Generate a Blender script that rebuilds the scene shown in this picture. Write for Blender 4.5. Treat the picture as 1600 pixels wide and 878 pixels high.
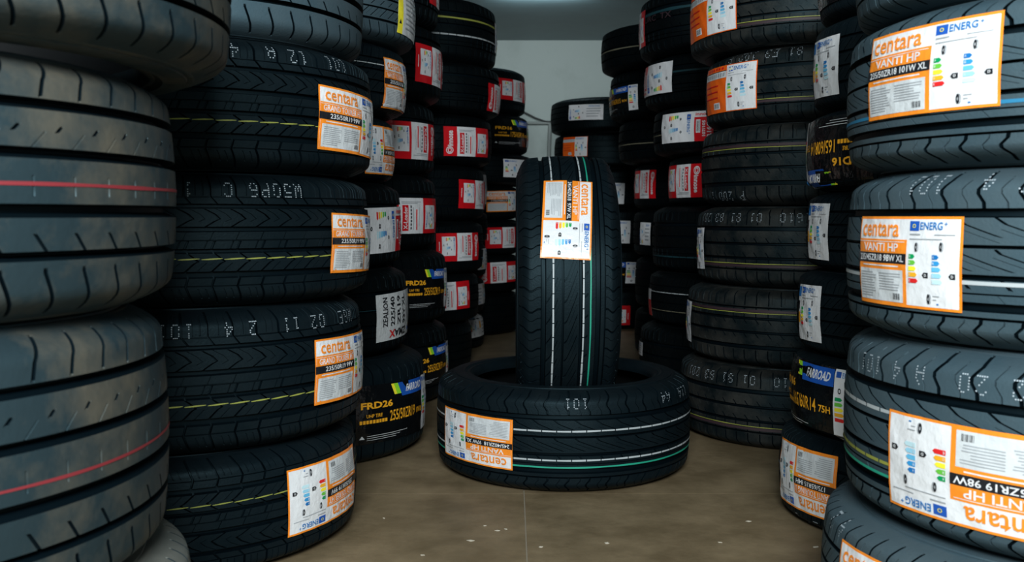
import bpy, bmesh, math, random
from math import sin, cos, pi
random.seed(7)
for o in list(bpy.data.objects): bpy.data.objects.remove(o)
SC = bpy.context.scene
COL = SC.collection

# ---------------------------------------------------------------- camera
cam = bpy.data.cameras.new('camera'); co = bpy.data.objects.new('camera', cam); COL.objects.link(co)
cam.sensor_width = 36.0; cam.lens = 36.0 * 1524.0 / 1600.0
co.location = (0.0, 0.0, 0.642); co.rotation_euler = (pi / 2 - 0.0672, 0, 0)
cam.dof.use_dof = True; cam.dof.focus_distance = 2.2; cam.dof.aperture_fstop = 8.0
cam.clip_start = 0.05
SC.camera = co
# ---------------------------------------------------------------- light
w = bpy.data.worlds.new('world'); SC.world = w; w.use_nodes = True
w.node_tree.nodes['Background'].inputs[0].default_value = (0.62, 0.80, 1.0, 1)
w.node_tree.nodes['Background'].inputs[1].default_value = 0.06
def area(name, loc, target, sx, sy, power, col):
    l = bpy.data.lights.new(name, 'AREA'); l.shape = 'RECTANGLE'; l.size = sx; l.size_y = sy
    l.energy = power; l.color = col
    o = bpy.data.objects.new(name, l); COL.objects.link(o); o.location = loc
    import mathutils
    d = mathutils.Vector(target) - mathutils.Vector(loc)
    o.rotation_euler = d.to_track_quat('-Z', 'Y').to_euler()
    return o
area('doorway_daylight', (0.0, -0.9, 1.55), (0.05, 2.5, 0.45), 0.9, 0.5, 128, (0.90, 0.97, 1.0))
area('roof_light', (0.16, 5.60, 1.865), (0.16, 6.9, 1.1), 0.45, 0.12, 9, (0.86, 0.97, 1.0))
SC.view_settings.view_transform = 'Standard'; SC.view_settings.look = 'None'
SC.view_settings.gamma = 1.0; SC.view_settings.use_curve_mapping = False
SC.view_settings.exposure = 0.0

# ---------------------------------------------------------------- materials
def mat(name, col, rough=0.5, bump=0.0, bscale=200.0, var=0.0, vscale=6.0, col2=None, metal=0.0, spec=0.5, coat=0.0, lo=0.35, hi=0.7):
    m = bpy.data.materials.new(name); m.use_nodes = True; nt = m.node_tree; b = nt.nodes['Principled BSDF']
    b.inputs['Base Color'].default_value = (*col, 1); b.inputs['Roughness'].default_value = rough
    b.inputs['Metallic'].default_value = metal; b.inputs['Specular IOR Level'].default_value = spec
    b.inputs['Coat Weight'].default_value = coat
    tc = nt.nodes.new('ShaderNodeTexCoord')
    if col2:
        n = nt.nodes.new('ShaderNodeTexNoise'); n.inputs['Scale'].default_value = vscale; n.inputs['Detail'].default_value = 6; n.inputs['Roughness'].default_value = 0.65
        nt.links.new(tc.outputs['Object'], n.inputs['Vector'])
        r = nt.nodes.new('ShaderNodeValToRGB'); r.color_ramp.elements[0].position = lo; r.color_ramp.elements[1].position = hi
        r.color_ramp.elements[0].color = (*col, 1); r.color_ramp.elements[1].color = (*col2, 1)
        nt.links.new(n.outputs['Fac'], r.inputs['Fac']); nt.links.new(r.outputs['Color'], b.inputs['Base Color'])
    if bump:
        n = nt.nodes.new('ShaderNodeTexNoise'); n.inputs['Scale'].default_value = bscale; n.inputs['Detail'].default_value = 4
        nt.links.new(tc.outputs['Object'], n.inputs['Vector'])
        bp = nt.nodes.new('ShaderNodeBump'); bp.inputs['Strength'].default_value = bump; bp.inputs['Distance'].default_value = 0.002
        nt.links.new(n.outputs['Fac'], bp.inputs['Height']); nt.links.new(bp.outputs['Normal'], b.inputs['Normal'])
    return m
RUB = {
 'groove': mat('rubber_groove_shade', (0.0012, 0.0034, 0.0052), 0.50, spec=0.16),  # darkened rubber: shade of the tread grooves put into the colour
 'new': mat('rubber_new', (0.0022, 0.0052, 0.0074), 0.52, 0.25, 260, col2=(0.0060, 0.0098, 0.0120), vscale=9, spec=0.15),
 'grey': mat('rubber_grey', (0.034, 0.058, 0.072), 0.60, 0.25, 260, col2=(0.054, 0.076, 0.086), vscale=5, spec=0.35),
 'dusty': mat('rubber_dusty', (0.0040, 0.0065, 0.0075), 0.55, 0.3, 240, col2=(0.034, 0.033, 0.029), vscale=9, spec=0.18, lo=0.42, hi=0.72),
 'used': mat('rubber_used', (0.015, 0.026, 0.031), 0.50, 0.35, 90, col2=(0.085, 0.075, 0.055), vscale=8, spec=0.35, lo=0.46, hi=0.74),
 'old': mat('rubber_weathered', (0.075, 0.080, 0.072), 0.75, 0.4, 80, col2=(0.13, 0.125, 0.105), vscale=8, spec=0.3),
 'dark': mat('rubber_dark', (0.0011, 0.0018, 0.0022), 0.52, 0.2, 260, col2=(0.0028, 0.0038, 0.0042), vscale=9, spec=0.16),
}
for m_ in RUB.values(): m_.node_tree.nodes['Principled BSDF'].inputs['Specular Tint'].default_value = (0.55, 0.88, 1.0, 1)
INNER = mat('rubber_inner_liner', (0.0015, 0.0022, 0.0026), 0.6, spec=0.15)
P = {}
def pm(k, c, r=0.38, b=0.0): P[k] = mat('print_' + k, c, r, b, 60, spec=0.5)
pm('white', (0.74, 0.75, 0.76), 0.32, 0.9); pm('silver', (0.62, 0.64, 0.64), 0.3, 0.9); pm('panel', (0.60, 0.63, 0.64), 0.35, 0.9)
pm('orange', (0.90, 0.26, 0.02), 0.35, 0.6); pm('deep_orange', (0.86, 0.13, 0.008), 0.35, 0.6); pm('black', (0.012, 0.014, 0.018), 0.3, 0.3); pm('film', (0.004, 0.005, 0.006), 0.16, 0.8)
pm('red', (0.62, 0.008, 0.014), 0.3, 0.5); pm('grey', (0.33, 0.35, 0.37)); pm('blue', (0.012, 0.09, 0.42)); pm('yellow', (0.92, 0.80, 0.04))
pm('gold', (0.92, 0.42, 0.02)); pm('g1', (0.0, 0.30, 0.09)); pm('g2', (0.13, 0.50, 0.05)); pm('o1', (0.86, 0.42, 0.02)); pm('r1', (0.70, 0.02, 0.02))
pm('b1', (0.01, 0.16, 0.45)); pm('b2', (0.03, 0.28, 0.60)); pm('b3', (0.12, 0.45, 0.70)); pm('b4', (0.30, 0.60, 0.76)); pm('b5', (0.52, 0.74, 0.80)); pm('lime', (0.30, 0.72, 0.03))
PK = list(P)
ST = {'white': mat('stripe_white', (0.40, 0.44, 0.45), 0.6), 'yellow': mat('stripe_yellow', (0.27, 0.29, 0.05), 0.6), 'green': mat('stripe_green', (0.01, 0.30, 0.19), 0.6),
      'blue': mat('stripe_blue', (0.01, 0.16, 0.30), 0.6), 'red': mat('stripe_red', (0.20, 0.018, 0.024), 0.6), 'purple': mat('stripe_purple', (0.030, 0.015, 0.020), 0.6),
      'cream': mat('stripe_cream', (0.16, 0.15, 0.10), 0.6), 'teal': mat('stripe_teal', (0.004, 0.035, 0.045), 0.6)}
CODE = mat('code_white', (0.40, 0.46, 0.50), 0.6)

# ---------------------------------------------------------------- helpers
def link(name, me, parent=None, loc=(0, 0, 0), rot=(0, 0, 0), scale=(1, 1, 1)):
    o = bpy.data.objects.new(name, me); COL.objects.link(o); o.location = loc; o.rotation_euler = rot; o.scale = scale
    if parent: o.parent = parent
    return o
def mesh(name, vs, fs, mats=(), idx=None, smooth=None):
    me = bpy.data.meshes.new(name); me.from_pydata(vs, [], fs)
    for m in mats: me.materials.append(m)
    if idx: me.polygons.foreach_set('material_index', idx)
    if smooth is not None:
        me.polygons.foreach_set('use_smooth', [True] * len(fs)); me.update(); me.set_sharp_from_angle(angle=smooth)
    me.update(); return me
def box(vs, fs, x0, x1, y0, y1, z0, z1):
    n = len(vs); vs += [(x0, y0, z0), (x1, y0, z0), (x1, y1, z0), (x0, y1, z0), (x0, y0, z1), (x1, y0, z1), (x1, y1, z1), (x0, y1, z1)]
    fs += [(n, n+3, n+2, n+1), (n+4, n+5, n+6, n+7), (n, n+1, n+5, n+4), (n+1, n+2, n+6, n+5), (n+2, n+3, n+7, n+6), (n+3, n, n+4, n+7)]
def structure(o): o['kind'] = 'structure'; return o
def boxobj(name, b, m, parent=None):
    vs, fs = [], []; box(vs, fs, *b); o = link(name, mesh(name, vs, fs, [m]), parent); return o
def tube(name, pts, r, m, parent=None, seg=10):
    import mathutils
    vs, fs = [], []; V = [mathutils.Vector(p) for p in pts]
    for i, p in enumerate(V):
        d = (V[min(i + 1, len(V) - 1)] - V[max(i - 1, 0)]).normalized(); a = d.cross(mathutils.Vector((0, 1, 0))).normalized(); b = d.cross(a)
        for k in range(seg): vs.append(tuple(p + r * (cos(2 * pi * k / seg) * a + sin(2 * pi * k / seg) * b)))
    for i in range(len(V) - 1):
        for k in range(seg): q = (k + 1) % seg; fs.append((i * seg + k, i * seg + q, (i + 1) * seg + q, (i + 1) * seg + k))
    fs += [tuple(range(seg))[::-1], tuple(range((len(V) - 1) * seg, len(V) * seg))]
    return link(name, mesh(name, vs, fs, [m], None, 0.8), parent)

# ---------------------------------------------------------------- room
XL, XR, YF, YB, ZC = -1.32, 1.36, -1.3, 7.05, 1.886
plaster = mat('plaster_wall', (0.42, 0.48, 0.46), 0.85, 0.5, 12, col2=(0.34, 0.39, 0.37), vscale=3.5, lo=0.5, hi=0.78)
ceil_m = mat('painted_ceiling', (0.125, 0.20, 0.225), 0.42, 0.8, 8, col2=(0.10, 0.16, 0.18), vscale=4)
floor_m = mat('brown_floor_board', (0.140, 0.102, 0.055), 0.52, 0.5, 40, col2=(0.255, 0.192, 0.112), vscale=5.5, lo=.38, hi=.68, spec=0.35)
joint_m = mat('pale_joint_dust', (0.30, 0.26, 0.20), 0.8)
side_m = mat('side_wall_paint', (0.22, 0.24, 0.24), 0.8, 0.4, 12)
fl = structure(boxobj('floor', (XL, XR, YF, YB, -0.06, -0.0025), joint_m))
xs = [XL, -1.19, 0.028, 1.25, XR]; ys = [YF, -0.22, 2.215, 4.65, YB]
for i in range(4):
    for j in range(4):
        g = 0.0012
        boxobj('floor_board', (xs[i] + g, xs[i+1] - g, ys[j] + g * .5, ys[j+1] - g * .5, -0.002, 0.0), floor_m, fl)
structure(boxobj('wall_back', (XL - .1, XR + .1, YB, YB + .1, -0.06, ZC + .1), plaster))
structure(boxobj('wall_left', (XL - .1, XL, YF, YB, -0.06, ZC + .1), side_m))
structure(boxobj('wall_right', (XR, XR + .1, YF, YB, -0.06, ZC + .1), side_m))
structure(boxobj('ceiling', (XL - .1, XR + .1, YF, YB + .1, ZC, ZC + .1), ceil_m))
pipe_m = mat('painted_pipe', (0.25, 0.28, 0.27), 0.5)
dark_m = mat('dark_cable', (0.03, 0.035, 0.035), 0.5)
t = structure(tube('trim_1', [(-.9, YB - .012, 1.302), (1.2, YB - .012, 1.298)], .011, pipe_m))
o = tube('wall_pipe', [(.272, YB - .03, 1.29), (.265, YB - .03, 1.15), (.25, YB - .03, 0.02)], .014, pipe_m)
o['label'] = 'grey vertical pipe fixed to the back wall behind the far right stack'; o['category'] = 'pipe'
o = tube('hanging_cable', [(-.15, YB - .012, 1.46), (-.02, YB - .02, 1.42), (.09, YB - .022, 1.375), (.17, YB - .022, 1.335), (.235, YB - .022, 1.312), (.29, YB - .025, 1.308), (.5, YB - .03, 1.302)], .006, dark_m)
o['label'] = 'dark cable sagging down the back wall to the pipe run'; o['category'] = 'cable'
paper_m = mat('scrap_paper', (0.55, 0.50, 0.40), 0.8)
SCR = [(-.056, 1.981), (-.013, 1.96), (-.082, 1.889), (-.169, 1.806), (.056, 1.852), (.186, 1.874), (.409, 1.878), (.497, 2.011), (.589, 1.852), (-.272, 2.032), (-.03, 1.95)]
SL = ['tiny pale scrap on the floor left of the pale joint, farthest of three there', 'tiny pale scrap nearest the left side of the pale floor joint', 'tiny pale scrap left of the floor joint, close to the bottom of the photo',
      'single tiny pale scrap near the bottom edge, left of the small cluster', 'tiny pale scrap at the right side of the floor joint, near the photo bottom', 'tiny pale scrap alone on the floor below the right half of the flat-lying tyre',
      'tiny pale scrap between the flat-lying tyre and the lower right corner, near the bottom', 'tiny pale scrap nearest the orange-labelled tyre at the right of the aisle', 'rightmost tiny scrap, beside the bottom corner tyre at the lower right',
      'tiny pale scrap nearest the left orange-labelled touring tyre on the floor', 'tiny pale scrap between the cluster and the pale floor joint']
for i, (x, y) in enumerate(SCR):
    n = 6; a0 = i * 1.3; rr = .0032 + .0016 * ((i * 7) % 3)
    pts = [(rr * (1 + .5 * sin(k * 2.1 + i)) * cos(a0 + k * 2 * pi / n), .6 * rr * sin(a0 + k * 2 * pi / n)) for k in range(n)]
    vs = [(px, py, 0.0002 + .0006 * (k % 2)) for k, (px, py) in enumerate(pts)] + [(px, py, 0.0010 + .0006 * (k % 2)) for k, (px, py) in enumerate(pts)]
    fs = [tuple(range(n - 1, -1, -1)), tuple(range(n, 2 * n))] + [(k, (k + 1) % n, n + (k + 1) % n, n + k) for k in range(n)]
    o = link('paper_scrap', mesh('paper_scrap', vs, fs, [paper_m]), None, (x, y, 0))
    o['label'] = SL[i]; o['category'] = 'scrap'; o['group'] = 'paper scraps on the floor'

# ---------------------------------------------------------------- tyre shape
R0, W0 = 0.34, 0.235            # reference tyre; copies are scaled to their own size
def drop(x):                    # how far the tread lies below the crown radius, x in -1..1 across the section
    a = abs(x)
    if a < .74: return .006 * (a / .74) ** 2
    return .006 + .036 * ((a - .74) / .22) ** 2.1
# a pattern: number of pitches, zones (x0, x1, shear points, {column kind: (depth, t0, t1)}, [line positions])
def lin(pts, t):
    for (a, u), (b, v) in zip(pts, pts[1:]):
        if t <= b: return u + (v - u) * (t - a) / max(b - a, 1e-6)
    return pts[-1][1]
F = [(0, 0), (1, 0)]
PAT = {
 'touring': (52, .0085, [
    (-.96, -.55, [(0, .35), (.35, .15), (.7, 0), (1, .1)], {'M': (.008, .08, 1), 'm': (.002, .3, .6), 'n': (.002, .3, .6)}, [.72]),
    (-.45, -.19, [(0, .0), (.45, .35), (.55, .5), (.8, .3), (1, .1)], {'M': (.008, 0, 1), 'm': (.002, .0, .45)}, []),
    (-.12, .12, [(0, 0), (.45, .12), (.5, .5), (1, .65)], {'M': (.0035, 0, .46), 'm': (.0026, .54, 1), 'n': (.003, 0, .46)}, [.5]),
    (.20, .46, [(0, -.2), (.3, .15), (.42, .35), (.7, .15), (1, -.25)], {'M': (.008, 0, .95), 'm': (.0026, .30, 1)}, []),
    (.53, .96, [(0, .25), (.25, .0), (.6, .0), (1, -.05)], {'M': (.008, 0, .92), 'm': (.002, .3, .85), 'n': (.002, .3, .85)}, [.22])]),
 'vanti': (42, .0085, [
    (-.96, -.55, [(0, .0), (.25, .0), (.5, .18), (.62, .18), (.85, .02), (1, .0)], {'M': (.007, .05, 1), 'm': (.0035, .2, 1)}, []),
    (-.45, -.16, [(0, 1.7), (.25, 1.45), (.6, .8), (1, 0)], {'M': (.0042, 0, .7), 'm': (.0016, .45, .9)}, []),
    (-.12, .16, [(0, 1.7), (.2, 1.55), (.6, .8), (1, 0)], {'M': (.005, .05, .85), 'm': (.002, .35, .8)}, []),
    (.22, .46, [(0, .5), (1, 0)], {'M': (.004, .0, .4), 'm': (.0012, .7, 1)}, [.62]),
    (.56, .62, F, {}, []),
    (.65, .96, [(0, .0), (.15, .02), (.38, .18), (.5, .18), (.75, .0), (1, .0)], {'M': (.007, 0, .92), 'm': (.0035, 0, .75)}, [])]),
 'ribbed': (60, .009, [
    (-.96, -.56, [(0, .2), (.5, 0), (1, 0)], {'M': (.006, .1, .92), 'n': (.0012, .3, .8)}, []),
    (-.52, -.30, F, {'M': (.002, .0, 1)}, [.5]),
    (-.23, .05, [(0, 0), (1, -.7)], {'M': (.003, .0, .35), 'n': (.0012, .7, 1)}, []),
    (.12, .40, [(0, 0), (1, -.7)], {'M': (.003, .0, .35), 'n': (.0012, .7, 1)}, []),
    (.51, .96, [(0, 0), (.5, 0), (1, -.2)], {'M': (.006, .08, .9), 'n': (.0012, .2, .7)}, [])]),
 'highway': (50, .014, [
    (-.96, -.53, [(0, .5), (.4, .2), (.8, 0), (1, 0)], {'M': (.006, .1, .85)}, []),
    (-.46, -.22, [(0, 0), (1, -.5)], {'M': (.0018, 0, .5)}, []),
    (-.12, .20, F, {'n': (.0010, .2, .6)}, []),
    (.28, .55, [(0, 0), (1, .8)], {'M': (.0045, .42, .56), 'n': (.001, .0, .4)}, []),
    (.63, .96, [(0, 0), (.4, .1), (1, .5)], {'M': (.006, .05, .85)}, [])]),
 'eco': (66, .007, [
    (-.96, -.50, [(0, .6), (.5, .2), (1, 0)], {'M': (.005, .1, .95), 'm': (.0016, .3, .9)}, []),
    (-.43, -.15, [(0, 0), (1, .9)], {'M': (.003, .15, 1), 'm': (.0012, .2, 1)}, []),
    (-.10, .14, [(0, 0), (1, .8)], {'M': (.002, .2, .8)}, []),
    (.20, .46, [(0, 0), (1, .9)], {'M': (.003, .0, .85), 'm': (.0012, .2, 1)}, []),
    (.52, .96, [(0, 0), (.5, .2), (1, .6)], {'M': (.005, .0, .85), 'm': (.0016, .1, .6)}, [])]),
 'van': (44, .009, [
    (-.96, -.50, [(0, .3), (1, 0)], {'M': (.006, .1, 1)}, []),
    (-.42, -.05, [(0, 0), (.5, .5), (1, 0)], {'M': (.006, 0, 1)}, []),
    (.03, .45, [(0, .5), (.5, 0), (1, .5)], {'M': (.006, 0, 1)}, []),
    (.52, .96, [(0, 0), (1, .3)], {'M': (.006, .0, .9)}, [])]),
}
COLS = [(0, ''), (.015, 'M'), (.08, 'M'), (.10, ''), (.30, ''), (.46, ''), (.468, 'm'), (.498, 'm'), (.506, ''), (.65, ''), (.74, ''), (.755, 'n'), (.785, 'n'), (.80, ''), (.90, '')]
def tread_mesh(key):
    N, gd, zones = PAT[key]
    rows = []    # (x, groove depth, shear, zone or None, t)
    h = W0 / 2
    for k, (x0, x1, sh, dz, lines) in enumerate(zones):
        if k:
            px1 = zones[k-1][1]; s0 = lin(zones[k-1][2], 1); s1 = lin(sh, 0); g = x0 - px1; e = min(.016, g * .28); ea = e * 2.6 if key == 'highway' else e
            rows.append((px1 + ea, gd, s0 + (s1 - s0) * .2, None, 0)); rows.append((x0 - e, gd, s0 + (s1 - s0) * .8, None, 0))
        ts = set([i / 6 for i in range(7)] if abs(x0) < .9 and abs(x1) < .9 else [i / 10 for i in range(11)])
        for a, b in sh: ts.add(a)
        for q in dz.values():
            for tt in (q[1], q[2]):
                if 0 < tt < 1: ts.add(tt); ts.add(min(1, tt + .03)) if tt == q[2] else ts.add(max(0, tt - .03))
        wline = .0011 / ((x1 - x0) * h)
        ln = set()
        for l in lines:
            for q in (l - wline, l + wline): ts.add(q)
            ts.add(l - wline * .5); ts.add(l + wline * .5); ln.add(l - wline * .5); ln.add(l + wline * .5)
        ts = sorted(ts); out = []
        for t in ts:
            if out and t - out[-1] < 1e-4: continue
            out.append(t)
        for t in out: rows.append((x0 + (x1 - x0) * t, .0025 if any(abs(t - q) < 1e-5 for q in ln) else 0, lin(sh, t), k, t))
    nc = len(COLS) * N; vs = []
    for (x, g, s, z, t) in rows:
        z_ = x * h; dr = drop(x)
        for i in range(N):
            for (u, kd) in COLS:
                d = g
                if kd and z is not None and kd in zones[z][3]:
                    q = zones[z][3][kd]
                    if q[1] - 1e-6 <= t <= q[2] + 1e-6: d = max(d, q[0])
                a = (i + u + s) * 2 * pi / N; r = R0 - dr - d
                vs.append((r * sin(a), -r * cos(a), z_))
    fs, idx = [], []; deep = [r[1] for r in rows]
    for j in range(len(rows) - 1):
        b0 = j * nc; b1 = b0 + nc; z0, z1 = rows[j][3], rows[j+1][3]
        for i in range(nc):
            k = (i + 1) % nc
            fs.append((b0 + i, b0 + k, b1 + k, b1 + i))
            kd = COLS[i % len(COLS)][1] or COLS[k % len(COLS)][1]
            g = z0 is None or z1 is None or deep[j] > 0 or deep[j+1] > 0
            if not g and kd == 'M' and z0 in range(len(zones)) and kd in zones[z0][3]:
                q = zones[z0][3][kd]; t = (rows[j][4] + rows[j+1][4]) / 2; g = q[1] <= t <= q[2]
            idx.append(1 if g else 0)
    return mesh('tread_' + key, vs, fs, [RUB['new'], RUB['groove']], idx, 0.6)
def lathe(name, prof, seg, mats, closed=False):
    vs = [(r * sin(2 * pi * i / seg), -r * cos(2 * pi * i / seg), z) for (r, z) in prof for i in range(seg)]
    fs = [(j * seg + i, j * seg + (i + 1) % seg, (j + 1) * seg + (i + 1) % seg, (j + 1) * seg + i) for j in range(len(prof) - 1) for i in range(seg)]
    return mesh(name, vs, fs, mats, None, 0.7)
h = W0 / 2; rb = R0 - .100
def side_prof(s):
    p = [(R0 - drop(.96), .96 * h), (R0 - .044, .972 * h), (R0 - .050, .968 * h), (R0 - .0505, .985 * h), (R0 - .058, .997 * h), (R0 - .068, .9995 * h), (R0 - .074, .996 * h), (R0 - .075, 1.0 * h), (R0 - .0765, 1.0 * h), (R0 - .078, .985 * h),
         (R0 - .084, .965 * h), (R0 - .086, .972 * h), (R0 - .090, .972 * h), (R0 - .092, .95 * h), (R0 - .097, .925 * h), (rb, .90 * h), (rb - .003, .86 * h), (rb - .002, .78 * h)]
    p = [(r, z * s) for r, z in p]
    return p if s > 0 else p[::-1]
SIDE = {1: lathe('sidewall', side_prof(1)[::-1], 160, [RUB['new']]), -1: lathe('sidewall', side_prof(-1)[::-1], 160, [RUB['new']])}
LINER = lathe('inner_liner', [(rb - .002, -.78 * h), (rb + .03, -.84 * h), (R0 - .05, -.86 * h), (R0 - .022, -.7 * h), (R0 - .016, -.3 * h), (R0 - .015, 0), (R0 - .016, .3 * h), (R0 - .022, .7 * h), (R0 - .05, .86 * h), (rb + .03, .84 * h), (rb - .002, .78 * h)], 96, [INNER])
TREAD = {k: tread_mesh(k) for k in PAT}

_sm = {}
def stripe_mesh(x, wd, dash, wav, N=60):
    k = (x, wd, dash, wav)
    if k in _sm: return _sm[k]
    vs, fs = [], []; per = 14 if dash else 6
    for i in range(N):
        n0 = 1 if dash else 0
        for j in range(n0, per):
            q = []
            for e in (j, j + 1):
                u = i + e / per; a = u * 2 * pi / N
                ww = wd * ((.45 + .7 * sin(pi * ((e - n0) / (per - n0)))) if wav else 1.0 + .18 * sin(u * 1.7) * sin(u * .37)) / 2
                zz = x * h + (wav * (e / per - .5) if wav else .0003 * sin(u * .9))
                r = R0 - drop(x) + .0006
                q.append(((r * sin(a), -r * cos(a), zz - ww), (r * sin(a), -r * cos(a), zz + ww)))
            n = len(vs); vs += [q[0][0], q[1][0], q[1][1], q[0][1]]; fs.append((n, n+1, n+2, n+3))
    _sm[k] = mesh('painted_stripe', vs, fs, [ST['white']]); return _sm[k]

FONT5 = {'0': '01110100011000110001100011000101110', '1': '00100011000010000100001000010001110', '2': '01110100010000100010001000100011111', '3': '01110100010000100110000011000101110',
 '4': '00010001100101010010111110001000010', '5': '11111100001111000001000011000101110', '6': '01110100001000011110100011000101110', '8': '01110100011000101110100011000101110', '9': '01110100011000101111000010000101110',
 'A': '00100010101000110001111111000110001', 'E': '11111100001000011110100001000011111', 'R': '11110100011000111110101001001010001', 'C': '01110100011000010000100001000101110', 'W': '10001100011000110101101011101110001', 'P': '11110100011000111110100001000010000', 'T': '11111001000010000100001000010000100'}

# ---------------------------------------------------------------- printed stickers
_tx = {}
def textmesh(s, bold):
    k = (s, bold)
    if k in _tx: return _tx[k]
    c = bpy.data.curves.new('t', 'FONT'); c.body = s; c.size = 1; c.resolution_u = 2; c.offset = bold
    o = bpy.data.objects.new('t', c); COL.objects.link(o); dg = bpy.context.evaluated_depsgraph_get()
    me = o.evaluated_get(dg).to_mesh()
    vs = [(v.co.x, v.co.y) for v in me.vertices]; fs = [tuple(p.vertices) for p in me.polygons]
    o.evaluated_get(dg).to_mesh_clear(); bpy.data.objects.remove(o); bpy.data.curves.remove(c)
    x0 = min(v[0] for v in vs); x1 = max(v[0] for v in vs); y0 = min(v[1] for v in vs); y1 = max(v[1] for v in vs)
    vs = [((x - x0) / (x1 - x0), (y - y0) / (y1 - y0)) for x, y in vs]
    _tx[k] = (vs, fs, (x1 - x0) / (y1 - y0)); return _tx[k]
class Art:                      # flat artwork in unit square coordinates of a w x h label
    def __init__(s, w, h): s.w, s.h, s.v, s.f, s.m, s.tag, s.g = w, h, [], [], [], 0, []
    def quad(s, x0, y0, x1, y1, m, L=1):
        x0 *= s.w; x1 *= s.w; y0 *= s.h; y1 *= s.h
        nx = max(1, int(math.ceil(abs(x1 - x0) / .009))); ny = max(1, int(math.ceil(abs(y1 - y0) / .014)))
        n = len(s.v)
        for j in range(ny + 1):
            for i in range(nx + 1): s.v.append((x0 + (x1 - x0) * i / nx, y0 + (y1 - y0) * j / ny, L))
        for j in range(ny):
            for i in range(nx):
                a = n + j * (nx + 1) + i; s.f.append((a, a + 1, a + nx + 2, a + nx + 1)); (s.m.append(PK.index(m)), s.g.append(s.tag))
    def poly(s, pts, m, L=3):
        n = len(s.v); s.v += [(x * s.w, y * s.h, L) for x, y in pts]; s.f.append(tuple(range(n, n + len(pts)))); (s.m.append(PK.index(m)), s.g.append(s.tag))
    def text(s, t, x0, y0, x1, y1, m, bold=.02, L=4, rot=0, slant=0):
        old = s.tag; s.tag = s.tag or 2
        vs, fs, _ = textmesh(t, bold); n = len(s.v)
        for a, b in vs:
            a += slant * (b - .5)
            if rot == 90: a, b = 1 - b, a
            elif rot == -90: a, b = b, 1 - a
            s.v.append(((x0 + (x1 - x0) * a) * s.w, (y0 + (y1 - y0) * b) * s.h, L))
        for f in fs: s.f.append(tuple(n + i for i in f)); (s.m.append(PK.index(m)), s.g.append(s.tag))
        s.tag = old
    def ring(s, x, y, rx, ry, m, wd=.45, L=4, n=14):
        k = len(s.v)
        for q in (1, 1 - wd):
            for i in range(n): s.v.append(((x + rx * q * cos(2 * pi * i / n)) * s.w, (y + ry * q * sin(2 * pi * i / n)) * s.h, L))
        for i in range(n): j = (i + 1) % n; s.f.append((k + i, k + j, k + n + j, k + n + i)); (s.m.append(PK.index(m)), s.g.append(s.tag))
    def lines(s, x0, y0, x1, y1, n, m='grey', duty=.35, L=3, seed=0):
        rnd = random.Random(seed)
        for i in range(n):
            y = y1 - (y1 - y0) * (i + .5) / n; hh = (y1 - y0) / n * duty / 2
            s.quad(x0, y - hh, x0 + (x1 - x0) * rnd.uniform(.72, 1), y + hh, m, L)
    def barcode(s, x0, y0, x1, y1, n=9, L=3):
        for i in range(n):
            a = x0 + (x1 - x0) * i / n; s.quad(a, y0, a + (x1 - x0) / n * (.3 + .35 * ((i * 5) % 3) / 2), y1, 'black', L)
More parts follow.
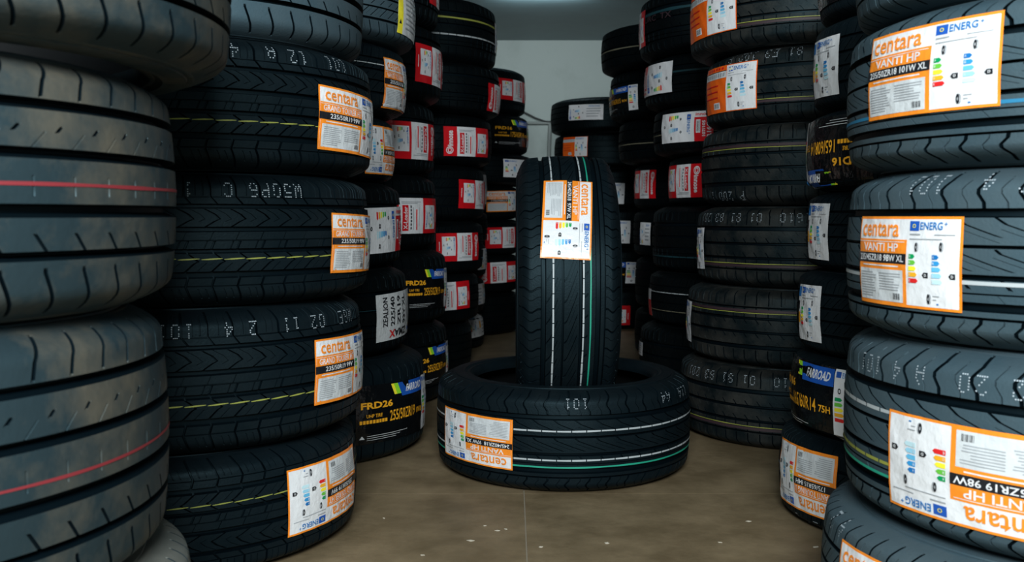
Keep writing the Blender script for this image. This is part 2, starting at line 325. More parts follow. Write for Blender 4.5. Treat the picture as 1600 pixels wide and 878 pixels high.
def energy(A, x0, y0, x1, y1, cls=(3, 3), rot=0, full=True):
    W_, H_ = x1 - x0, y1 - y0; A.tag = 1
    def T(a, b):
        if rot == 90: return x0 + W_ * (1 - b), y0 + H_ * a      # reads upward
        if rot == -90: return x0 + W_ * b, y0 + H_ * (1 - a)
        return x0 + W_ * a, y0 + H_ * b
    def Q(a, b, c, d, m, L=2):
        p = T(a, b); q = T(c, d); A.quad(min(p[0], q[0]), min(p[1], q[1]), max(p[0], q[0]), max(p[1], q[1]), m, L)
    def X(t, a, b, c, d, m, bold=.02):
        p = T(a, b); q = T(c, d); A.text(t, min(p[0], q[0]), min(p[1], q[1]), max(p[0], q[0]), max(p[1], q[1]), m, bold, rot=rot)
    Q(.04, .86, .24, .97, 'blue'); cx, cy = T(.14, .915)
    A.ring(cx, cy, .035 * W_ if not rot else .022 * W_, .022 * H_ if not rot else .035 * H_, 'yellow', .3, 3, 10)
    X('ENERG', .27, .875, .70, .96, 'b1', .015); X('+', .73, .92, .78, .96, 'b1', .01)
    if full:
        Q(.05, .815, .28, .83, 'grey', 3); Q(.55, .815, .92, .825, 'grey', 3); Q(.05, .765, .70, .775, 'grey', 3)
    for k, (c1, c2) in enumerate((('g1', 'b1'), ('g2', 'b2'), ('yellow', 'b3'), ('o1', 'b4'), ('r1', 'b5'))):
        for (xa, cc) in ((.05, c1), (.52, c2)):
            ya = .55 - k * .068; e = xa + .09 + .018 * k
            A.poly([T(xa, ya), T(e, ya), T(e + .035, ya + .025), T(e, ya + .05), T(xa, ya + .05)] if rot == 0 else [T(xa, ya), T(e, ya), T(e + .035, ya + .025), T(e, ya + .05), T(xa, ya + .05)], cc, 3)
            if full and k != 2: X('ABCDE'[k], xa + .015, ya + .012, xa + .04, ya + .038, 'white', .0)
    for xa, k in ((.33, cls[0]), (.82, cls[1])):
        ya = .545 - k * .068
        A.poly([T(xa, ya + .03), T(xa + .035, ya), T(xa + .12, ya), T(xa + .12, ya + .06), T(xa + .035, ya + .06)], 'black', 3)
        X('D' if k == 3 else 'C', xa + .05, ya + .015, xa + .09, ya + .045, 'white', .02)
    for (a, b, sc) in ((.20, .68, 1), (.68, .69, 1), (.45, .11, 1.1)):
        c = T(a, b); rx, ry = (.042 * W_ * sc, .045 * H_ * sc) if rot == 0 else (.045 * W_ * sc, .042 * H_ * sc)
        A.ring(c[0], c[1], rx * .62, ry * 1.15, 'black', .62)
        A.ring(c[0] + .022 * (W_ if rot == 0 else 0), c[1], rx * .62, ry * 1.15, 'grey', .4, 3)
    if full: Q(.53, .14, .66, .15, 'grey', 3); Q(.53, .10, .60, .11, 'grey', 3); Q(.60, .05, .64, .065, 'b1', 3)
    A.tag = 0
def art(kind, W_, H_, tx=(), full=True):
    A = Art(W_, H_)
    if kind in ('centara', 'gt'):
        bx, by = .0035 / W_, .0035 / H_
        A.quad(0, 0, 1, 1, 'orange', 0); A.quad(bx, by, 1 - bx, 1 - by, 'white', 1)
        s = .575
        A.text('centara', .06, .775, .50, .94, 'orange', .012)
        A.quad(bx, .0, s, .745, 'orange', 2); A.quad(bx, .715, s - .02, .722, 'white', 3)
        A.quad(0, .475, s, .59, 'black', 3)
        A.text(tx[0], .09 if len(tx[0]) < 10 else .045, .608, .50 if len(tx[0]) < 10 else .555, .702, 'white', .014)
        A.text(tx[1], .12 if len(tx[1]) < 14 else .03, .497, .53 if len(tx[1]) < 14 else .555, .572, 'white', .012)
        A.quad(.07, .437, .50, .452, 'white', 3)
        r0, r1, q0, q1 = .03, .545, .045, .405
        A.quad(r0, q0, r1, q1, 'panel', 3)
        if full:
            A.lines(r0 + .02, q0 + .03, .27, q1 - .03, 10, L=4, seed=1); A.lines(.295, q0 + .12, r1 - .02, q1 - .03, 7, L=4, seed=2)
            A.barcode(.45, q0 + .03, .52, q0 + .10, L=4)
        else: A.lines(r0 + .03, q0 + .04, r1 - .03, q1 - .04, 5, L=4, duty=.25)
        energy(A, s + .005, .01, 1 - bx, .98, full=full)
    elif kind == 'energy':
        A.quad(0, 0, 1, 1, 'white', 0); energy(A, .18, .01, .98, .99, (3, 2), full=full)
        A.quad(.0, .78, .14, .96, 'b1', 1); A.quad(.0, .55, .10, .70, 'black', 1); A.quad(.0, .30, .12, .5, 'gold', 1)
    elif kind == 'far':
        A.quad(0, 0, 1, 1, 'film', 0)
        A.poly([(.34, .98), (.40, .98), (.43, .79), (.38, .79)], 'yellow', 1); A.poly([(.37, .98), (.42, .98), (.46, .79), (.41, .79)], 'lime', 2)
        A.poly([(.42, .98), (.60, .98), (.60, .74), (.47, .74)], 'blue', 2); A.quad(.60, .74, .82, .98, 'blue', 2)
        A.text('FARROAD', .53, .80, .79, .93, 'white', .03, slant=.06)
        A.text(tx[0], .04, .60, .35, .72, 'gold', .035); A.text(tx[1], .32, .34, .66, .53, 'gold', .01)
        A.text(tx[2], .69, .36, .80, .46, 'gold', .02)
        A.text('UHP TIRE', .09, .45, .24, .51, 'gold', .01)
        for i in range(9): A.quad(.03 + i * .03, .35, .053 + i * .03, .41, 'gold', 2)
        A.poly([(.03, .09), (.08, .09), (.055, .15)], 'silver', 2); A.quad(.10, .13, .55, .138, 'silver', 2); A.quad(.10, .095, .45, .102, 'silver', 2); A.quad(.10, .06, .40, .066, 'silver', 2)
        A.quad(.825, 0, 1, .99, 'white', 2)
        B = 3
        A.quad(.84, .88, .88, .96, 'blue', B); A.text('ENERG', .89, .88, .99, .95, 'b1', .01)
        for k, c in enumerate(('g1', 'g2', 'yellow', 'o1', 'r1')): A.poly([(.84, .56 - k * .07), (.885 + .006 * k, .56 - k * .07), (.90 + .006 * k, .585 - k * .07), (.885 + .006 * k, .61 - k * .07), (.84, .61 - k * .07)], c, B)
        for k, c in enumerate(('b1', 'b2', 'b3', 'b4', 'b5')): A.quad(.93, .56 - k * .07, .96 + .004 * k, .61 - k * .07, c, B)
        A.ring(.875, .70, .014, .04, 'black'); A.ring(.955, .70, .014, .04, 'black'); A.ring(.92, .12, .016, .045, 'black')
    elif kind == 'zmax':
        A.quad(0, 0, 1, 1, 'silver', 0)
        for i, t_ in enumerate(('ZEALION', '225/40', 'ZR19', '93Y XL')):
            A.text(t_, .10 + i * .145, .30, .19 + i * .145, .93, 'black', .02, rot=90)
        A.quad(.70, .25, .71, .93, 'grey', 2)
        for i in range(5): A.quad(.74 + i * .045, .35, .755 + i * .045, .35 + .5 * (1 - (i % 3) * .2), 'grey', 2)
        v, f, _ = textmesh('ZMA', .03); A.text('ZMAX', .66, .22, .22, .06, 'black', .03)
        A.text('X', .335, .22, .22, .06, 'r1', .03, L=5); A.ring(.85, .2, .03, .05, 'gold', .5); A.quad(.78, .10, .82, .18, 'blue', 2)
    elif kind == 'red':
        A.quad(0, 0, 1, 1, 'red', 0); A.quad(.225, .0, .60, 1, 'white', 1)
        A.ring(.095, .20, .06, .13, 'white', .25); A.ring(.095, .20, .03, .09, 'white', .4)
        A.text('innose', .06, .34, .15, .86, 'white', .03, rot=90)
        A.quad(.27, .08, .355, .80, 'red', 2); A.text('X-Loader', .285, .12, .34, .76, 'white', .02, rot=90)
        A.quad(.26, .88, .56, .90, 'grey', 2); A.quad(.26, .84, .50, .86, 'grey', 2)
        for i in range(7): A.quad(.385, .12 + i * .1, .405, .19 + i * .1, 'black', 2)
        A.quad(.425, .10, .434, .74, 'grey', 2); A.quad(.47, .10, .49, .68, 'r1', 2); A.quad(.52, .20, .527, .74, 'grey', 2)
        A.quad(.64, .12, .90, .80, 'white', 2); A.quad(.94, .3, .952, .62, 'white', 2)
        energy(A, .65, .13, .895, .79, rot=90, full=False)
    elif kind == 'wr':
        A.quad(0, 0, 1, 1, 'white', 0); energy(A, .03, .05, .66, .95, rot=-90, full=False)
        A.quad(.70, .0, 1, .80, 'red', 1); A.quad(.73, .28, .80, .72, 'white', 2); A.barcode(.74, .32, .79, .68, 5)
        A.text(tx[0], .90, .12, .97, .62, 'white', .03, rot=90); A.text(tx[1], .83, .16, .88, .68, 'white', .03, rot=90); A.text('innose', .72, .85, .97, .95, 'r1', .02)
    elif kind == 'orange':
        A.quad(0, 0, 1, 1, 'deep_orange', 0); A.quad(0, .74, .54, .88, 'silver', 2); A.quad(0, .88, .54, .895, 'black', 3)
        A.quad(0, .895, .54, 1, 'deep_orange', 3)
        for i in range(9): A.quad(.03 + i * .055, .77, .065 + i * .055, .85, 'grey', 3)
        for i in range(7): A.quad(.05 + i * .065, .92, .09 + i * .065, .97, 'red', 4)
        for i in range(3): A.lines(.04, .30 + i * .13, .40, .36 + i * .13, 1, 'red', .4)
        A.quad(.28, .08, .42, .22, 'white', 2); A.barcode(.30, .10, .40, .20, 6)
        A.quad(.545, .015, .99, .985, 'white', 2); energy(A, .555, .02, .985, .98, (2, 2), full=full)
    elif kind == 'yel':
        A.quad(0, 0, 1, 1, 'silver', 0); A.quad(.0, .0, .16, 1, 'yellow', 1); A.poly([(.04, .20), (.12, .20), (.08, .30)], 'black', 2)
        A.lines(.25, .1, .9, .9, 8, 'grey', .3); A.ring(.6, .5, .08, .1, 'grey')
    elif kind in ('white', 'thin'):
        A.quad(0, 0, 1, 1, 'white', 0)
        if kind == 'thin': A.quad(0, 0, 1, .6, 'red', 1)
        else: energy(A, .02, .03, .5, .97, rot=90, full=False); A.lines(.55, .15, .95, .8, 4, 'grey'); A.text('ZEALION', .6, .84, .9, .93, 'b1', .01)
    elif kind == 'wh':
        A.quad(0, 0, 1, 1, 'white', 0); energy(A, .02, .03, .5, .97, full=False); A.quad(.52, .1, .7, .9, 'silver', 1); A.lines(.72, .1, .97, .9, 5); A.quad(.55, .4, .66, .7, 'gold', 2)
    return A
_ac = {}
def sticker(parent, T, kind, th0, th1, zc, hh, rot, tx=(), tilt=0.0, crk=.0006, full=True, name='paper_label', label=None):
    """print the artwork on a sheet that follows the tread of tyre T"""
    W_ = (th1 - th0) * T['R']
    if kind == 'x':
        A = Art(W_, hh); A.quad(0, 0, 1, 1, 'film', 0)
        for i in range(5): A.quad(.05 + .1 * i, .25 + .12 * i, .9, .26 + .12 * i, 'silver', 1)
    else: A = art(kind, W_, hh, tx, full)
    sr = (rot + (180 if T['flip'] else 0)) % 360
    thc = (th0 + th1) / 2; zz = zc
    if T['flip']: thc, zz = -thc, -zc
    ca, sa = cos(math.radians(sr) + tilt), sin(math.radians(sr) + tilt)
    R = T['R']; W = T['W']; vs = []
    wx = 60.0 + 9 * sin(thc * 7)
    for x, y, L in A.v:
        x -= W_ / 2; y -= hh / 2
        wr = crk * (sin(x * wx + y * 31) * sin(y * 70 + 1.1 + x * 23) + .6 * sin(x * 150 + y * 90))
        ed = max(0, abs(y) / (hh / 2) - .9) * 0.006 * sin(x * 40 + thc * 9) * (1 if crk > .0004 else .3)
        u = x * ca - y * sa; v = x * sa + y * ca
        r = R - drop(max(-.95, min(.95, (zz + v) / (W / 2)))) * (R / R0) + .0016 + crk * 1.2 + wr + abs(ed) + L * .00042
        a = thc + u / R
        vs.append((r * sin(a), -r * cos(a), zz + v))
    o = None
    for tg, nm in ((0, name), (1, 'energy_rating_print'), (2, 'lettering_print')):
        if not full: fi = range(len(A.f)) if tg == 0 else []
        else: fi = [i for i in range(len(A.f)) if A.g[i] == tg]
        if not len(fi): continue
        used = sorted({v for i in fi for v in A.f[i]}); mp = {v: k for k, v in enumerate(used)}
        me = mesh(nm, [vs[v] for v in used], [tuple(mp[v] for v in A.f[i]) for i in fi], [P[k] for k in PK], [A.m[i] for i in fi])
        if tg == 0: o = link(nm, me, parent, *T['xf'])
        else: link(nm, me, o)['kind'] = 'stuff'
    if label: o['label'] = label
    return o
def code(parent, T, s, thc, zc, view_rot, ch=.026, cw=.0165, part='printed_code'):
    sr = (view_rot + (180 if T['flip'] else 0)) % 360
    if T['flip']: thc, zc = -thc, -zc
    sg = -1 if sr == 180 else 1; vs, fs = [], []; n_ = len(s); R = T['R']
    for i, c in enumerate(s):
        if c not in FONT5: continue
        for k, b in enumerate(FONT5[c]):
            if b == '0' or (i * 35 + k) % 11 == 7: continue
            r_, q = divmod(k, 5)
            u = ((i - n_ / 2) * cw * 1.35 + q * cw / 5 * .9) * sg; v = (ch / 2 - r_ * ch / 7) * sg
            du, dv = .00095, .00085
            quad = []
            for a, b_ in ((-du, -dv), (du, -dv), (du, dv), (-du, dv)):
                z = zc + v + b_; x = max(-.955, min(.955, z / (T['W'] / 2))); rr = R - drop(x) * R / R0 + .0007; a_ = thc + (u + a) / R
                quad.append((rr * sin(a_), -rr * cos(a_), z))
            m = len(vs); vs += quad; fs.append((m, m+1, m+2, m+3))
    if fs: o = link(part, mesh(part, vs, fs, [CODE]), parent, *T['xf']); o['kind'] = 'stuff'
def lettering(parent, T, s, thc, zc, wd, hh, mt, label=None):
    v, f, _ = textmesh(s, .01); vs = []
    for a, b in v:
        z = zc + (b - .5) * hh; th = thc + (a - .5) * wd / T['R']; rr = T['R'] - drop(z / (T['W'] / 2)) * T['R'] / R0 + .0007
        vs.append((rr * sin(th), -rr * cos(th), z))
    link('tread_lettering', mesh('tread_lettering', vs, f, [mt]), parent, *T['xf'])

# ---------------------------------------------------------------- tyre builder
def tyre(cx, cy, z0, W, R, pat, rub, flip, spin, label, group, stripes=(), stand=False):
    e = bpy.data.objects.new('tyre', None); COL.objects.link(e); e.empty_display_size = .1; e.location = (cx, cy, z0)
    e['label'] = label; e['category'] = 'tyre'
    if group: e['group'] = group
    W -= .0006
    if stand: loc, rot = (0, 0, R), (0, pi / 2, 0)
    else: loc, rot = (0, 0, W / 2 + .0003), (0, pi if flip else 0, 0)
    T = dict(R=R, W=W, flip=flip, xf=(loc, rot)); sc = (R / R0, R / R0, W / W0)
    def part(n, me, mt=None, r=rot):
        o = link(n, me, e, loc, r, sc)
        if mt: o.material_slots[0].link = 'OBJECT'; o.material_slots[0].material = mt
        return o
    import mathutils
    q = (mathutils.Euler(rot).to_matrix() @ mathutils.Matrix.Rotation(spin, 3, 'Z')).to_euler()
    part('tread', TREAD[pat], RUB[rub], q)
    part('sidewall', SIDE[1], RUB[rub]); part('sidewall', SIDE[-1], RUB[rub]); part('inner_liner', LINER)
    for (c, x, wd, dash, wav) in stripes:
        o = part('painted_stripe', stripe_mesh(x, wd, dash, wav), ST[c], q); o['label'] = c + ' painted stripe around the tread'
    return e, T
def hairs(parent, T, sides):
    vs, fs = [], []; R = T['R']; rnd = random.Random(3)
    for sd in sides:
        for i in range(70):
            a = (i + rnd.random() * .5) * 2 * pi / 70; z = sd * .90 * T['W'] / 2; r0 = R - drop(.90) - .001; l = rnd.uniform(.003, .007)
            n = len(vs)
            for k in range(3): vs.append(((r0) * sin(a + .0012 * cos(k * 2.09)), -(r0) * cos(a + .0012 * cos(k * 2.09)), z + .0005 * sin(k * 2.09)))
            vs.append(((r0 + l) * sin(a + .002), -(r0 + l) * cos(a + .002), z + sd * l * .5)); fs += [(n, n+1, n+3), (n+1, n+2, n+3), (n+2, n, n+3)]
    o = link('rubber_hairs', mesh('rubber_hairs', vs, fs, [RUB['grey']]), parent, *T['xf']); o['kind'] = 'stuff'
CB2, CB3, CC1, CC3, CC5 = -1.01, -1.19, -.72, -.83, -.75
# ---------------------------------------------------------------- the tyres, stack by stack (top to bottom)
V = (('white', -.25, .0036, True, 0), ('white', .30, .0036, True, 0), ('green', .435, .0035, False, 0))
VS = (('white', -.32, .0034, True, 0), ('white', .238, .0034, True, 0), ('green', .37, .003, False, 0))
VY = (('white', -.25, .0045, True, 0), ('yellow', .30, .004, True, 0), ('green', .435, .0035, False, 0))
TY = (('yellow', -.27, .0020, True, .0016),)
CS = (('yellow', -.40, .0020, False, 0), ('purple', -.455, .008, False, 0))
WS = (('white', .33, .003, True, 0),)
# centre, base height, width, radius, pattern, rubber, flipped, label, stripes, stickers (kind, angle, angle, height, size, turn, texts), codes
S = {}
S['foreground left stack'] = [
 ((-.709, 1.13, .806, .232, .375), 'highway', 'used', 0, 'dusty used tyre in the top left corner, pushed right on its stack', (), (), ()),
 ((-.784, 1.13, .533, .273, .375), 'highway', 'used', 0, 'dusty used tyre with a level red line at the left edge of the photo', (('red', .02, .0032, False, 0),), (), ()),
 ((-.800, 1.13, .226, .307, .375), 'highway', 'used', 0, 'dusty used tyre with a slanting dull red line, lying on the pale weathered tyre', (('red', -.02, .0026, False, 0),), (), ()),
 ((-.797, 1.13, 0, .226, .400), 'eco', 'old', 0, 'pale weathered greyish tyre at the bottom of the foreground left stack', (), (), ())]
GT = ('GRAND TOURER HT', '235/50R19 99V')
S['second left stack'] = [
 ((-.656, 1.98, .950, .248, .355), 'highway', 'grey', 0, 'plain smooth-ribbed black tyre without a label, topmost of the second left stack', (), (), ()),
 ((-.644, 1.98, .717, .233, .359), 'touring', 'new', 0, 'orange-labelled touring tyre right under the plain topmost tyre of the second left stack', TY, (('gt', .96, 1.64, -.017, .116, 0, GT),), (('101  12 A  4 2', .78, .090, 180),)),
 ((-.653, 1.98, .482, .235, .359), 'touring', 'new', 0, 'orange-labelled touring tyre at mid-height, dotted 4 A 11 CO code above its chevrons', TY, (('gt', 1.08, 1.76, -.012, .112, 0, GT),), (('W50P6 CO 11  A  4', .36, .088, 180),)),
 ((-.670, 1.98, .222, .260, .359), 'touring', 'new', 0, 'orange-labelled touring tyre second from the floor in the second left stack', TY, (('gt', 1.01, 1.68, -.004, .122, 0, GT),), (('W6E  02 11  2 4  101', .80, .095, 180),)),
 ((-.684, 1.98, 0, .222, .359), 'touring', 'new', 1, 'touring tyre on the floor, bottom of the second left stack, orange label upside down', TY, (('gt', .87, 1.54, .004, .124, 180, GT),), ())]
S['third left stack'] = [
 ((-.599, 2.72, 1.093, .174, .330), 'eco', 'grey', 0, 'tyre with a white and yellow label, topmost of the third left stack', WS, (('yel', 1.15, 1.67, 0, .125, 0, ()),), ()),
 ((-.616, 2.72, .909, .184, .320), 'eco', 'new', 0, 'tyre with an orange label and white dashed line, left of the topmost whole red label', WS, (('centara', 1.08, 1.72, -.012, .13, 0, ('VANTI TOURING', '205/55R16')),), ()),
 ((-.639, 2.72, .729, .180, .310), 'eco', 'new', 1, 'tyre with a crumpled upside down orange and white label, between orange and red labelled ones', (), (('centara', .98, 1.60, -.004, .128, 180, ('VANTI TOURING', '175/65R14')),), ()),
 ((-.631, 2.72, .500, .229, .320), 'ribbed', 'dark', 0, 'tyre with a white energy label ending in red, third left stack above the silver label', (), (('wr', .90, 1.56, -.011, .12, 0, ('R16C', '107/105')),), ()),
 ((-.625, 2.72, .268, .232, .330), 'ribbed', 'dark', 0, 'tyre with the only silver label, black and red lettering, above the wide film-wrapped tyre', (('teal', .1, .002, False, 0),), (('zmax', .96, 1.70, -.010, .125, 0, ()),), ()),
 ((-.601, 2.72, 0, .268, .355), 'ribbed', 'new', 0, 'wide tyre on the floor with black film, yellow 255/50ZR19 lettering, left of the aisle', (), (('far', .62, 1.55, -.002, .150, 0, ('FRD26', '255/50ZR19', '107W XL')),), ())]
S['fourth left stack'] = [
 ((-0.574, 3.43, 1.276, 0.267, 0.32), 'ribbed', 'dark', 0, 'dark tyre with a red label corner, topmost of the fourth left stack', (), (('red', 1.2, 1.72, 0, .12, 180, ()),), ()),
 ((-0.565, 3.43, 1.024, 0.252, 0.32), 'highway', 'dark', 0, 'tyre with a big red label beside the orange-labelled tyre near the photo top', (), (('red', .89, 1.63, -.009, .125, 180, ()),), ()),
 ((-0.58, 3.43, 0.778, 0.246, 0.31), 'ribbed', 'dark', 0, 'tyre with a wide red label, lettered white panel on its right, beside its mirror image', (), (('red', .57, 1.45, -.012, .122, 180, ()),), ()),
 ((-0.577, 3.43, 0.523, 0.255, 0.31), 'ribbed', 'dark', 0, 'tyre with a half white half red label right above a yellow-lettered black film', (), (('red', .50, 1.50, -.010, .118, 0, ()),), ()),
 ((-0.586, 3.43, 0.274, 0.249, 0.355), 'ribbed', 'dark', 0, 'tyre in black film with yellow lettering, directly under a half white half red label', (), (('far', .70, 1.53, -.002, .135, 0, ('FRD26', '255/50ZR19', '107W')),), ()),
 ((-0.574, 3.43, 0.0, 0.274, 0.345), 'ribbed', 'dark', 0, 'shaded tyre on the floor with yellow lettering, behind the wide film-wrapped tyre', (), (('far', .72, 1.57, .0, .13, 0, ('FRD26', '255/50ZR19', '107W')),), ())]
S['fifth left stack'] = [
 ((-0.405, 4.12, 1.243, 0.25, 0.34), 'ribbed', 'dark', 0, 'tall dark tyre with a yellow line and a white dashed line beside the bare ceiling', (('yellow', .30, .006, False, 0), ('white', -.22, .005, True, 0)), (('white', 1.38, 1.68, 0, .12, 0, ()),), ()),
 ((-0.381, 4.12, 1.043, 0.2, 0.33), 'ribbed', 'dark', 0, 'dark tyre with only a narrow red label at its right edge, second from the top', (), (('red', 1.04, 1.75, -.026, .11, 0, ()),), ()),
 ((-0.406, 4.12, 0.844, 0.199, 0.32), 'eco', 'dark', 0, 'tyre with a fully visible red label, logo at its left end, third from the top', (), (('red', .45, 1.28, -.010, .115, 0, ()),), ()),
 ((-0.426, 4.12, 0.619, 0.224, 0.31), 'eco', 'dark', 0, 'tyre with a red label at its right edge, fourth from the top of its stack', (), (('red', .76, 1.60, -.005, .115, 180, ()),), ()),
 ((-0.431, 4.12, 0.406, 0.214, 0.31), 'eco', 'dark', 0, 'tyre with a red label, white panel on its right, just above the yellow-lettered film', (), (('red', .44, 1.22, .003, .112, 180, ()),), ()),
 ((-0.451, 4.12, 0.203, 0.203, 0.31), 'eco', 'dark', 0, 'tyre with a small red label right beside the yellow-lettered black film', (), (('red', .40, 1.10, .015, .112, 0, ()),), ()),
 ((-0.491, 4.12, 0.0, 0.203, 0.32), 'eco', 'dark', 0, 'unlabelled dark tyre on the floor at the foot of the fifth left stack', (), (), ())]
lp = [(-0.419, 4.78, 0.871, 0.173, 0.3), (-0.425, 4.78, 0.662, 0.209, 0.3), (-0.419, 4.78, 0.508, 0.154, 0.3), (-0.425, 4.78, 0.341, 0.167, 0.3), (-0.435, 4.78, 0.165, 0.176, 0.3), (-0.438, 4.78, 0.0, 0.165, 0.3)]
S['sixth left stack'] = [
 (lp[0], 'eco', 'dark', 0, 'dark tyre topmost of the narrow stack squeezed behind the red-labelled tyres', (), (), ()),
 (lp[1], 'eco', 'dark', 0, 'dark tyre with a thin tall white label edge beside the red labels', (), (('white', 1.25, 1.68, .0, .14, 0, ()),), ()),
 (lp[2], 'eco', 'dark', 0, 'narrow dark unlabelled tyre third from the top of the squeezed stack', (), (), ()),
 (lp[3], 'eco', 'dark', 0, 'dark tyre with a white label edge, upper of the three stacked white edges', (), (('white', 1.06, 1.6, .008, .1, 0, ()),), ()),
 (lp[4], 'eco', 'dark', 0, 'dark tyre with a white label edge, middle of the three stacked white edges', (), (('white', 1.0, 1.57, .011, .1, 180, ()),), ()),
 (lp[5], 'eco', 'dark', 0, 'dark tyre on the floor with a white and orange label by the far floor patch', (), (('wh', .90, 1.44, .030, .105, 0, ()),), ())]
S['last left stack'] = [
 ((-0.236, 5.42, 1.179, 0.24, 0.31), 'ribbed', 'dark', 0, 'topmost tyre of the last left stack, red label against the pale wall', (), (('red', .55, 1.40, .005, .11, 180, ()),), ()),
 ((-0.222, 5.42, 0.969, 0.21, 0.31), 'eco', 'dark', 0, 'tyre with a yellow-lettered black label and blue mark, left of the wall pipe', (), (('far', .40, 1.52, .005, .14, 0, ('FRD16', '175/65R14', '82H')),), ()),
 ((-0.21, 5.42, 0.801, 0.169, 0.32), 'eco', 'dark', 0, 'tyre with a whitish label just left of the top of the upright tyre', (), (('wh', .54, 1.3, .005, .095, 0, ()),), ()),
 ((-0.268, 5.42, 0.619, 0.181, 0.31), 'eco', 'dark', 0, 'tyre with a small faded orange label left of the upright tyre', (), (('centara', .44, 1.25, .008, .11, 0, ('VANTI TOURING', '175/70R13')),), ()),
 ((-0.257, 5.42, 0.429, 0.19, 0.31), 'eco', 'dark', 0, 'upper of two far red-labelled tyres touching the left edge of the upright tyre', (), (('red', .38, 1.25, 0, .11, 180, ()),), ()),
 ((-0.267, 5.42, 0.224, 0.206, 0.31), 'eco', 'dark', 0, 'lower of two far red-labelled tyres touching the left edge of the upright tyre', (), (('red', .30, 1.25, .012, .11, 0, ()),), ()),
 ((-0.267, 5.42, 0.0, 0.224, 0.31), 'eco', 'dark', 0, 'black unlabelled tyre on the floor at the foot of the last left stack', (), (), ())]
S['foreground right stack'] = [
 ((.84, 1.39, .912, .17, .34), 'ribbed', 'grey', 0, 'grey tyre cut off above the 101W labelled tyre at the top right', (), (), ()),
 ((.838, 1.39, .702, .21, .346), 'vanti', 'grey', 1, 'grey tyre with a big orange label reading 101W XL and a blue line', (('blue', .30, .005, False, 0),), (('centara', -1.48, -.855, .020, .112, 0, ('VANTI HP', '235/50ZR18 101W XL')),), ()),
 ((.83, 1.39, .474, .228, .334), 'vanti', 'grey', 1, 'grey tyre with a big orange label reading 98W XL and a white line', (('white', .25, .005, False, 0),), (('centara', -1.55, -.965, -.007, .119, 0, ('VANTI HP', '235/45ZR18 98W XL')),), (('C 4  101', CB2, .095, 180),)),
 ((.851, 1.39, .215, .259, .353), 'vanti', 'grey', 1, 'grey tyre with a big upside down orange label and white, yellow and green lines', VY, (('centara', -1.31, -.62, -.026, .128, 180, ('VANTI HP', '245/45ZR19 98W')),), (('2 20  A 4 101', CB3, .092, 180),)),
 ((.822, 1.39, 0, .215, .354), 'eco', 'grey', 0, 'bottom tyre in the lower right corner, only shoulder and label corner showing', (), (('centara', -1.50, -.86, .010, .128, 0, ('VANTI HP', '245/45R18')),), (('4 2', -1.62, .085, 180),))]
S['second right stack'] = [
 ((.924, 2.04, 1.04, .161, .28), 'eco', 'new', 0, 'tyre in black film with white lines, topmost of the second right stack', (), (('x', -1.87, -1.05, -.015, .07, 0, ()),), ()),
 ((.92, 2.04, .856, .185, .285), 'eco', 'new', 0, 'tyre with a crumpled white energy label, just above the upside down lettered film', (), (('energy', -1.72, -1.27, -.005, .118, 0, ()),), ()),
 ((.903, 2.04, .691, .165, .277), 'eco', 'new', 1, 'tyre in black film with upside down yellow lettering', (), (('far', -1.92, -.90, -.004, .140, 180, ('FRD16', '165/60R14', '75H')),), ()),
 ((.912, 2.04, .527, .164, .285), 'eco', 'new', 0, 'tyre with a white energy label, just under the upside down lettered film', (), (('energy', -1.66, -1.30, .0, .115, 0, ()),), ()),
 ((.895, 2.04, .355, .172, .285), 'eco', 'new', 0, 'tyre with a torn white energy label, just above the film with a blue banner', (), (('energy', -1.64, -1.27, .0, .115, 0, ()),), ()),
 ((.878, 2.04, .191, .164, .277), 'eco', 'new', 0, 'tyre in black film with blue banner and orange 165/60R14 lettering', (), (('far', -1.93, -.88, -.004, .146, 0, ('FRD16', '165/60R14', '75H')),), ()),
 ((.880, 2.055, 0, .191, .298), 'eco', 'new', 1, 'tyre on the floor right of the aisle, crumpled upside down orange label', (('blue', -.1, .004, False, 0),), (('centara', -1.66, -.95, .006, .132, 180, ('VANTI TOURING S1', '175/65R15 84H')),), (('2 E  3', -1.2, -.082, 180),))]
S['third right stack'] = [
 ((.856, 2.9, 1.098, .206, .33), 'ribbed', 'dusty', 0, 'tyre with an orange and white label cut by the top of the photo', CS, (('orange', -1.61, -.85, .010, .135, 0, ()),), ()),
 ((.906, 2.9, .894, .204, .33), 'ribbed', 'dusty', 0, 'tyre with the whole orange and white label, under the cut-off one', CS, (('orange', -1.58, -.82, .002, .13, 0, ()),), (('01 81 E3 102 P', CC1, .083, 180),)),
 ((.896, 2.9, .668, .226, .33), 'ribbed', 'dusty', 1, 'unlabelled tyre with yellow line near its top, under the orange and white labels', CS, (), (('P 200 1', -1.15, -.083, 180),)),
 ((.884, 2.9, .442, .225, .33), 'ribbed', 'dusty', 0, 'tyre with dotted 0191 code along its upper shoulder and lines near its bottom', CS, (('energy', -1.61, -1.38, -.009, .12, 0, ()),), (('W11610  01 81 83 201', CC3, .083, 180),)),
 ((.858, 2.9, .224, .219, .33), 'ribbed', 'dusty', 1, 'tyre with yellow line near its top and a white label edge, second from the floor', CS, (('energy', -1.72, -1.46, -.004, .12, 0, ()),), ()),
 ((.838, 2.9, 0, .224, .33), 'ribbed', 'dusty', 0, 'tyre on the floor at the foot of the third right stack, yellow line low', CS, (), (('11610  01 81 83 201', CC5, .083, 180),))]
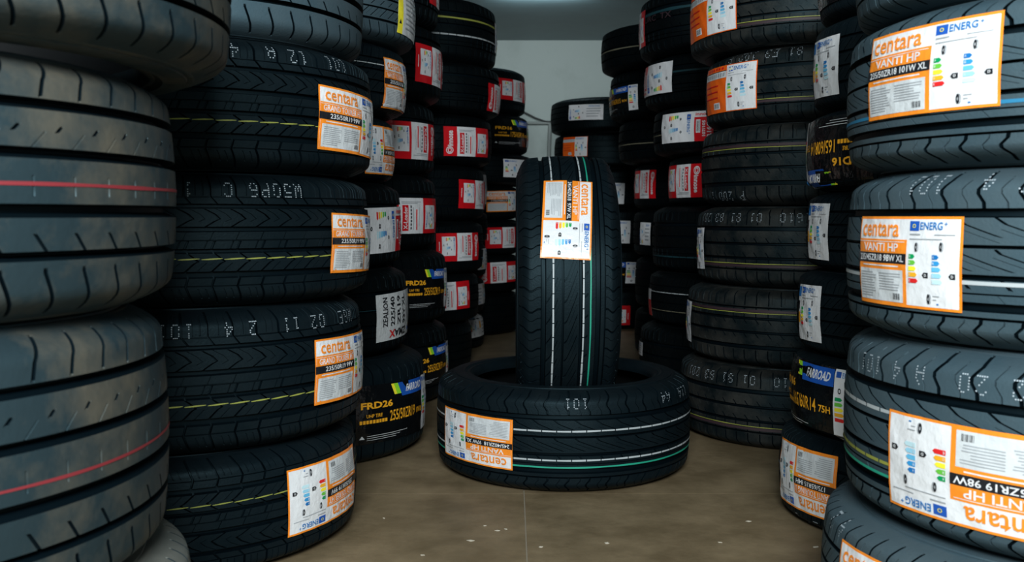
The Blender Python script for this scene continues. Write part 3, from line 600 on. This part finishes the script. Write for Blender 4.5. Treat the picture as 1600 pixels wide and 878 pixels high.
S['fourth right stack'] = [
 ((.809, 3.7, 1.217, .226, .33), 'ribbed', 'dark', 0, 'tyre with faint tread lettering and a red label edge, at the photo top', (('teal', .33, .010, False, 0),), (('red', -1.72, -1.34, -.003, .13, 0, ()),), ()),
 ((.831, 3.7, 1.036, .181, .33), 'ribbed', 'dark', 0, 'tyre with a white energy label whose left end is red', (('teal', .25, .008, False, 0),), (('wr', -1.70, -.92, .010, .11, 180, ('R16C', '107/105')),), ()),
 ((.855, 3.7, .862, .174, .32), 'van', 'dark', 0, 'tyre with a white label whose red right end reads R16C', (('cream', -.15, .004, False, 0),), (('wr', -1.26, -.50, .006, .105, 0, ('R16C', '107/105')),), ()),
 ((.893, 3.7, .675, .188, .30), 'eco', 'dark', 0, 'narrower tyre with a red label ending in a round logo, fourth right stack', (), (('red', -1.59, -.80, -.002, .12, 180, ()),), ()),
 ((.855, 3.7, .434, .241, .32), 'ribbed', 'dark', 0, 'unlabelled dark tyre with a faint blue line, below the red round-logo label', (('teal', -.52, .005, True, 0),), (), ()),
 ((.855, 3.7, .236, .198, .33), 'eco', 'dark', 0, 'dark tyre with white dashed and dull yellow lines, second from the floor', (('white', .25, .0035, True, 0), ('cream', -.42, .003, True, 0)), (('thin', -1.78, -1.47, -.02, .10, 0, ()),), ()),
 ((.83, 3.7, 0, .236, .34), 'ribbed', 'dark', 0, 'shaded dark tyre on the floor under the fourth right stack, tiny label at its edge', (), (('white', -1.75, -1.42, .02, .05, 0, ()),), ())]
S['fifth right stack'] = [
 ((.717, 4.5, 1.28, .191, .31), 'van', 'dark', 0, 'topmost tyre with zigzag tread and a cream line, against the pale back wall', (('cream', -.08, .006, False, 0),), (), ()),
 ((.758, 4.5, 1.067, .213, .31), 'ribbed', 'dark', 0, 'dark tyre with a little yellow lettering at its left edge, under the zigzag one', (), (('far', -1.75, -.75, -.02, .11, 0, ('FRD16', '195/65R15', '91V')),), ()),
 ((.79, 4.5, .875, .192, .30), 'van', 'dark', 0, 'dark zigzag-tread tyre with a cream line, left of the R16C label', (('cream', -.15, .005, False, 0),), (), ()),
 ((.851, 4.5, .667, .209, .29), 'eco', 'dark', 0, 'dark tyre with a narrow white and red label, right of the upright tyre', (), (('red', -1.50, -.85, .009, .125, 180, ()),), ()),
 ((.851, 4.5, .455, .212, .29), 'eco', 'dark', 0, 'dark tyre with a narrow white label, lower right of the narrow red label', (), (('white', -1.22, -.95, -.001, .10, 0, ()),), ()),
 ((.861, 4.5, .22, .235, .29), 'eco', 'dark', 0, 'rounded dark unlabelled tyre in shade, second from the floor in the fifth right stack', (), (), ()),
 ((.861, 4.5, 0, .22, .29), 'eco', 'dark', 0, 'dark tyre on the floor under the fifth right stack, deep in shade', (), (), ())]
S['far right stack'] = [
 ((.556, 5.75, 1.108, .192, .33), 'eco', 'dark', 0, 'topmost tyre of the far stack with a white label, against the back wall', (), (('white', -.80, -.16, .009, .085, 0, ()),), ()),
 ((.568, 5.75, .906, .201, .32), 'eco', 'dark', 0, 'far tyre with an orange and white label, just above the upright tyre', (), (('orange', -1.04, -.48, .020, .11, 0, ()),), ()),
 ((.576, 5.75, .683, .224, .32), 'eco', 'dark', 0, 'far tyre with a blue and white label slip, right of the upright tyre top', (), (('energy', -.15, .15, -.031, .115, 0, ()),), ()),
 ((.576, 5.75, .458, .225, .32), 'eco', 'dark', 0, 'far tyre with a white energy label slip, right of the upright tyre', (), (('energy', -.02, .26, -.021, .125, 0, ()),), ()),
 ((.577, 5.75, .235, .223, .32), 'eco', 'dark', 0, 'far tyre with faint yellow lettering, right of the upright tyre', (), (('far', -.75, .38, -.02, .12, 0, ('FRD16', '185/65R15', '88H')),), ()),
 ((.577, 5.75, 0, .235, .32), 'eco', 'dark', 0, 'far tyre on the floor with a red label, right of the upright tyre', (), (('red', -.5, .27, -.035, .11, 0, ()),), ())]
for g, rows in S.items():
    tops = [r[0][2] for r in rows]
    near = g.split()[0] in ('foreground', 'second')
    for i, (dim, pat, rub, flip, lab, stripes, sticks, codes) in enumerate(rows):
        dim = list(dim)
        if i: dim[3] = min(dim[3], tops[i - 1] - dim[2])
        e, T = tyre(*dim, pat, rub, flip, random.uniform(0, 6.28), lab, 'tyres of the ' + g, stripes)
        for (k, a, b, zc, hh, rot, tx) in sticks:
            full = dim[1] < 3.0
            crk = .0004 if g == 'foreground right stack' else (.0008 if k in ('energy', 'centara') and dim[1] < 3.0 else .0006)
            sticker(e, T, k, a, b, zc, hh, rot, tx, tilt=(random.uniform(-.03, .03) if not g.startswith('foreground') else 0), crk=crk, full=full, name='film_label' if k in ('far', 'x') else 'paper_label')
        for (s, a, zc, r_) in codes: code(e, T, s, a, zc, r_)
        if g == 'fourth right stack' and i == 0: lettering(e, T, 'URC  TX', -1.1, .02, .16, .022, ST['purple'])
# ---------------------------------------------------------------- the two tyres in the middle of the aisle
e, T = tyre(.132, 2.509, 0, .245, .3265, 'vanti', 'new', 1, .3, 'black tyre lying flat in the middle with an upright tyre in its hole', None, V)
sticker(e, T, 'centara', -1.13, -.41, -.006, .118, 180, ('VANTI HP', '245/40ZR18  97W XL'), tilt=-.01, crk=.0007)
code(e, T, '101', .03, .094, 180, .024, .015); code(e, T, '11A  A4', .95, .092, 180, .024, .015)
e, T = tyre(.132, 2.509, .1395, .245, .3265, 'vanti', 'new', 0, .1, 'black tyre standing upright in the middle, sunk in the flat-lying tyre', None, VS, stand=True)
sticker(e, T, 'centara', -.90, -.24, -.006, .114, 0, ('VANTI HP', '245/40ZR18  97W XL'), tilt=-.055, crk=.0005)
hairs(e, T, (-1, 1))
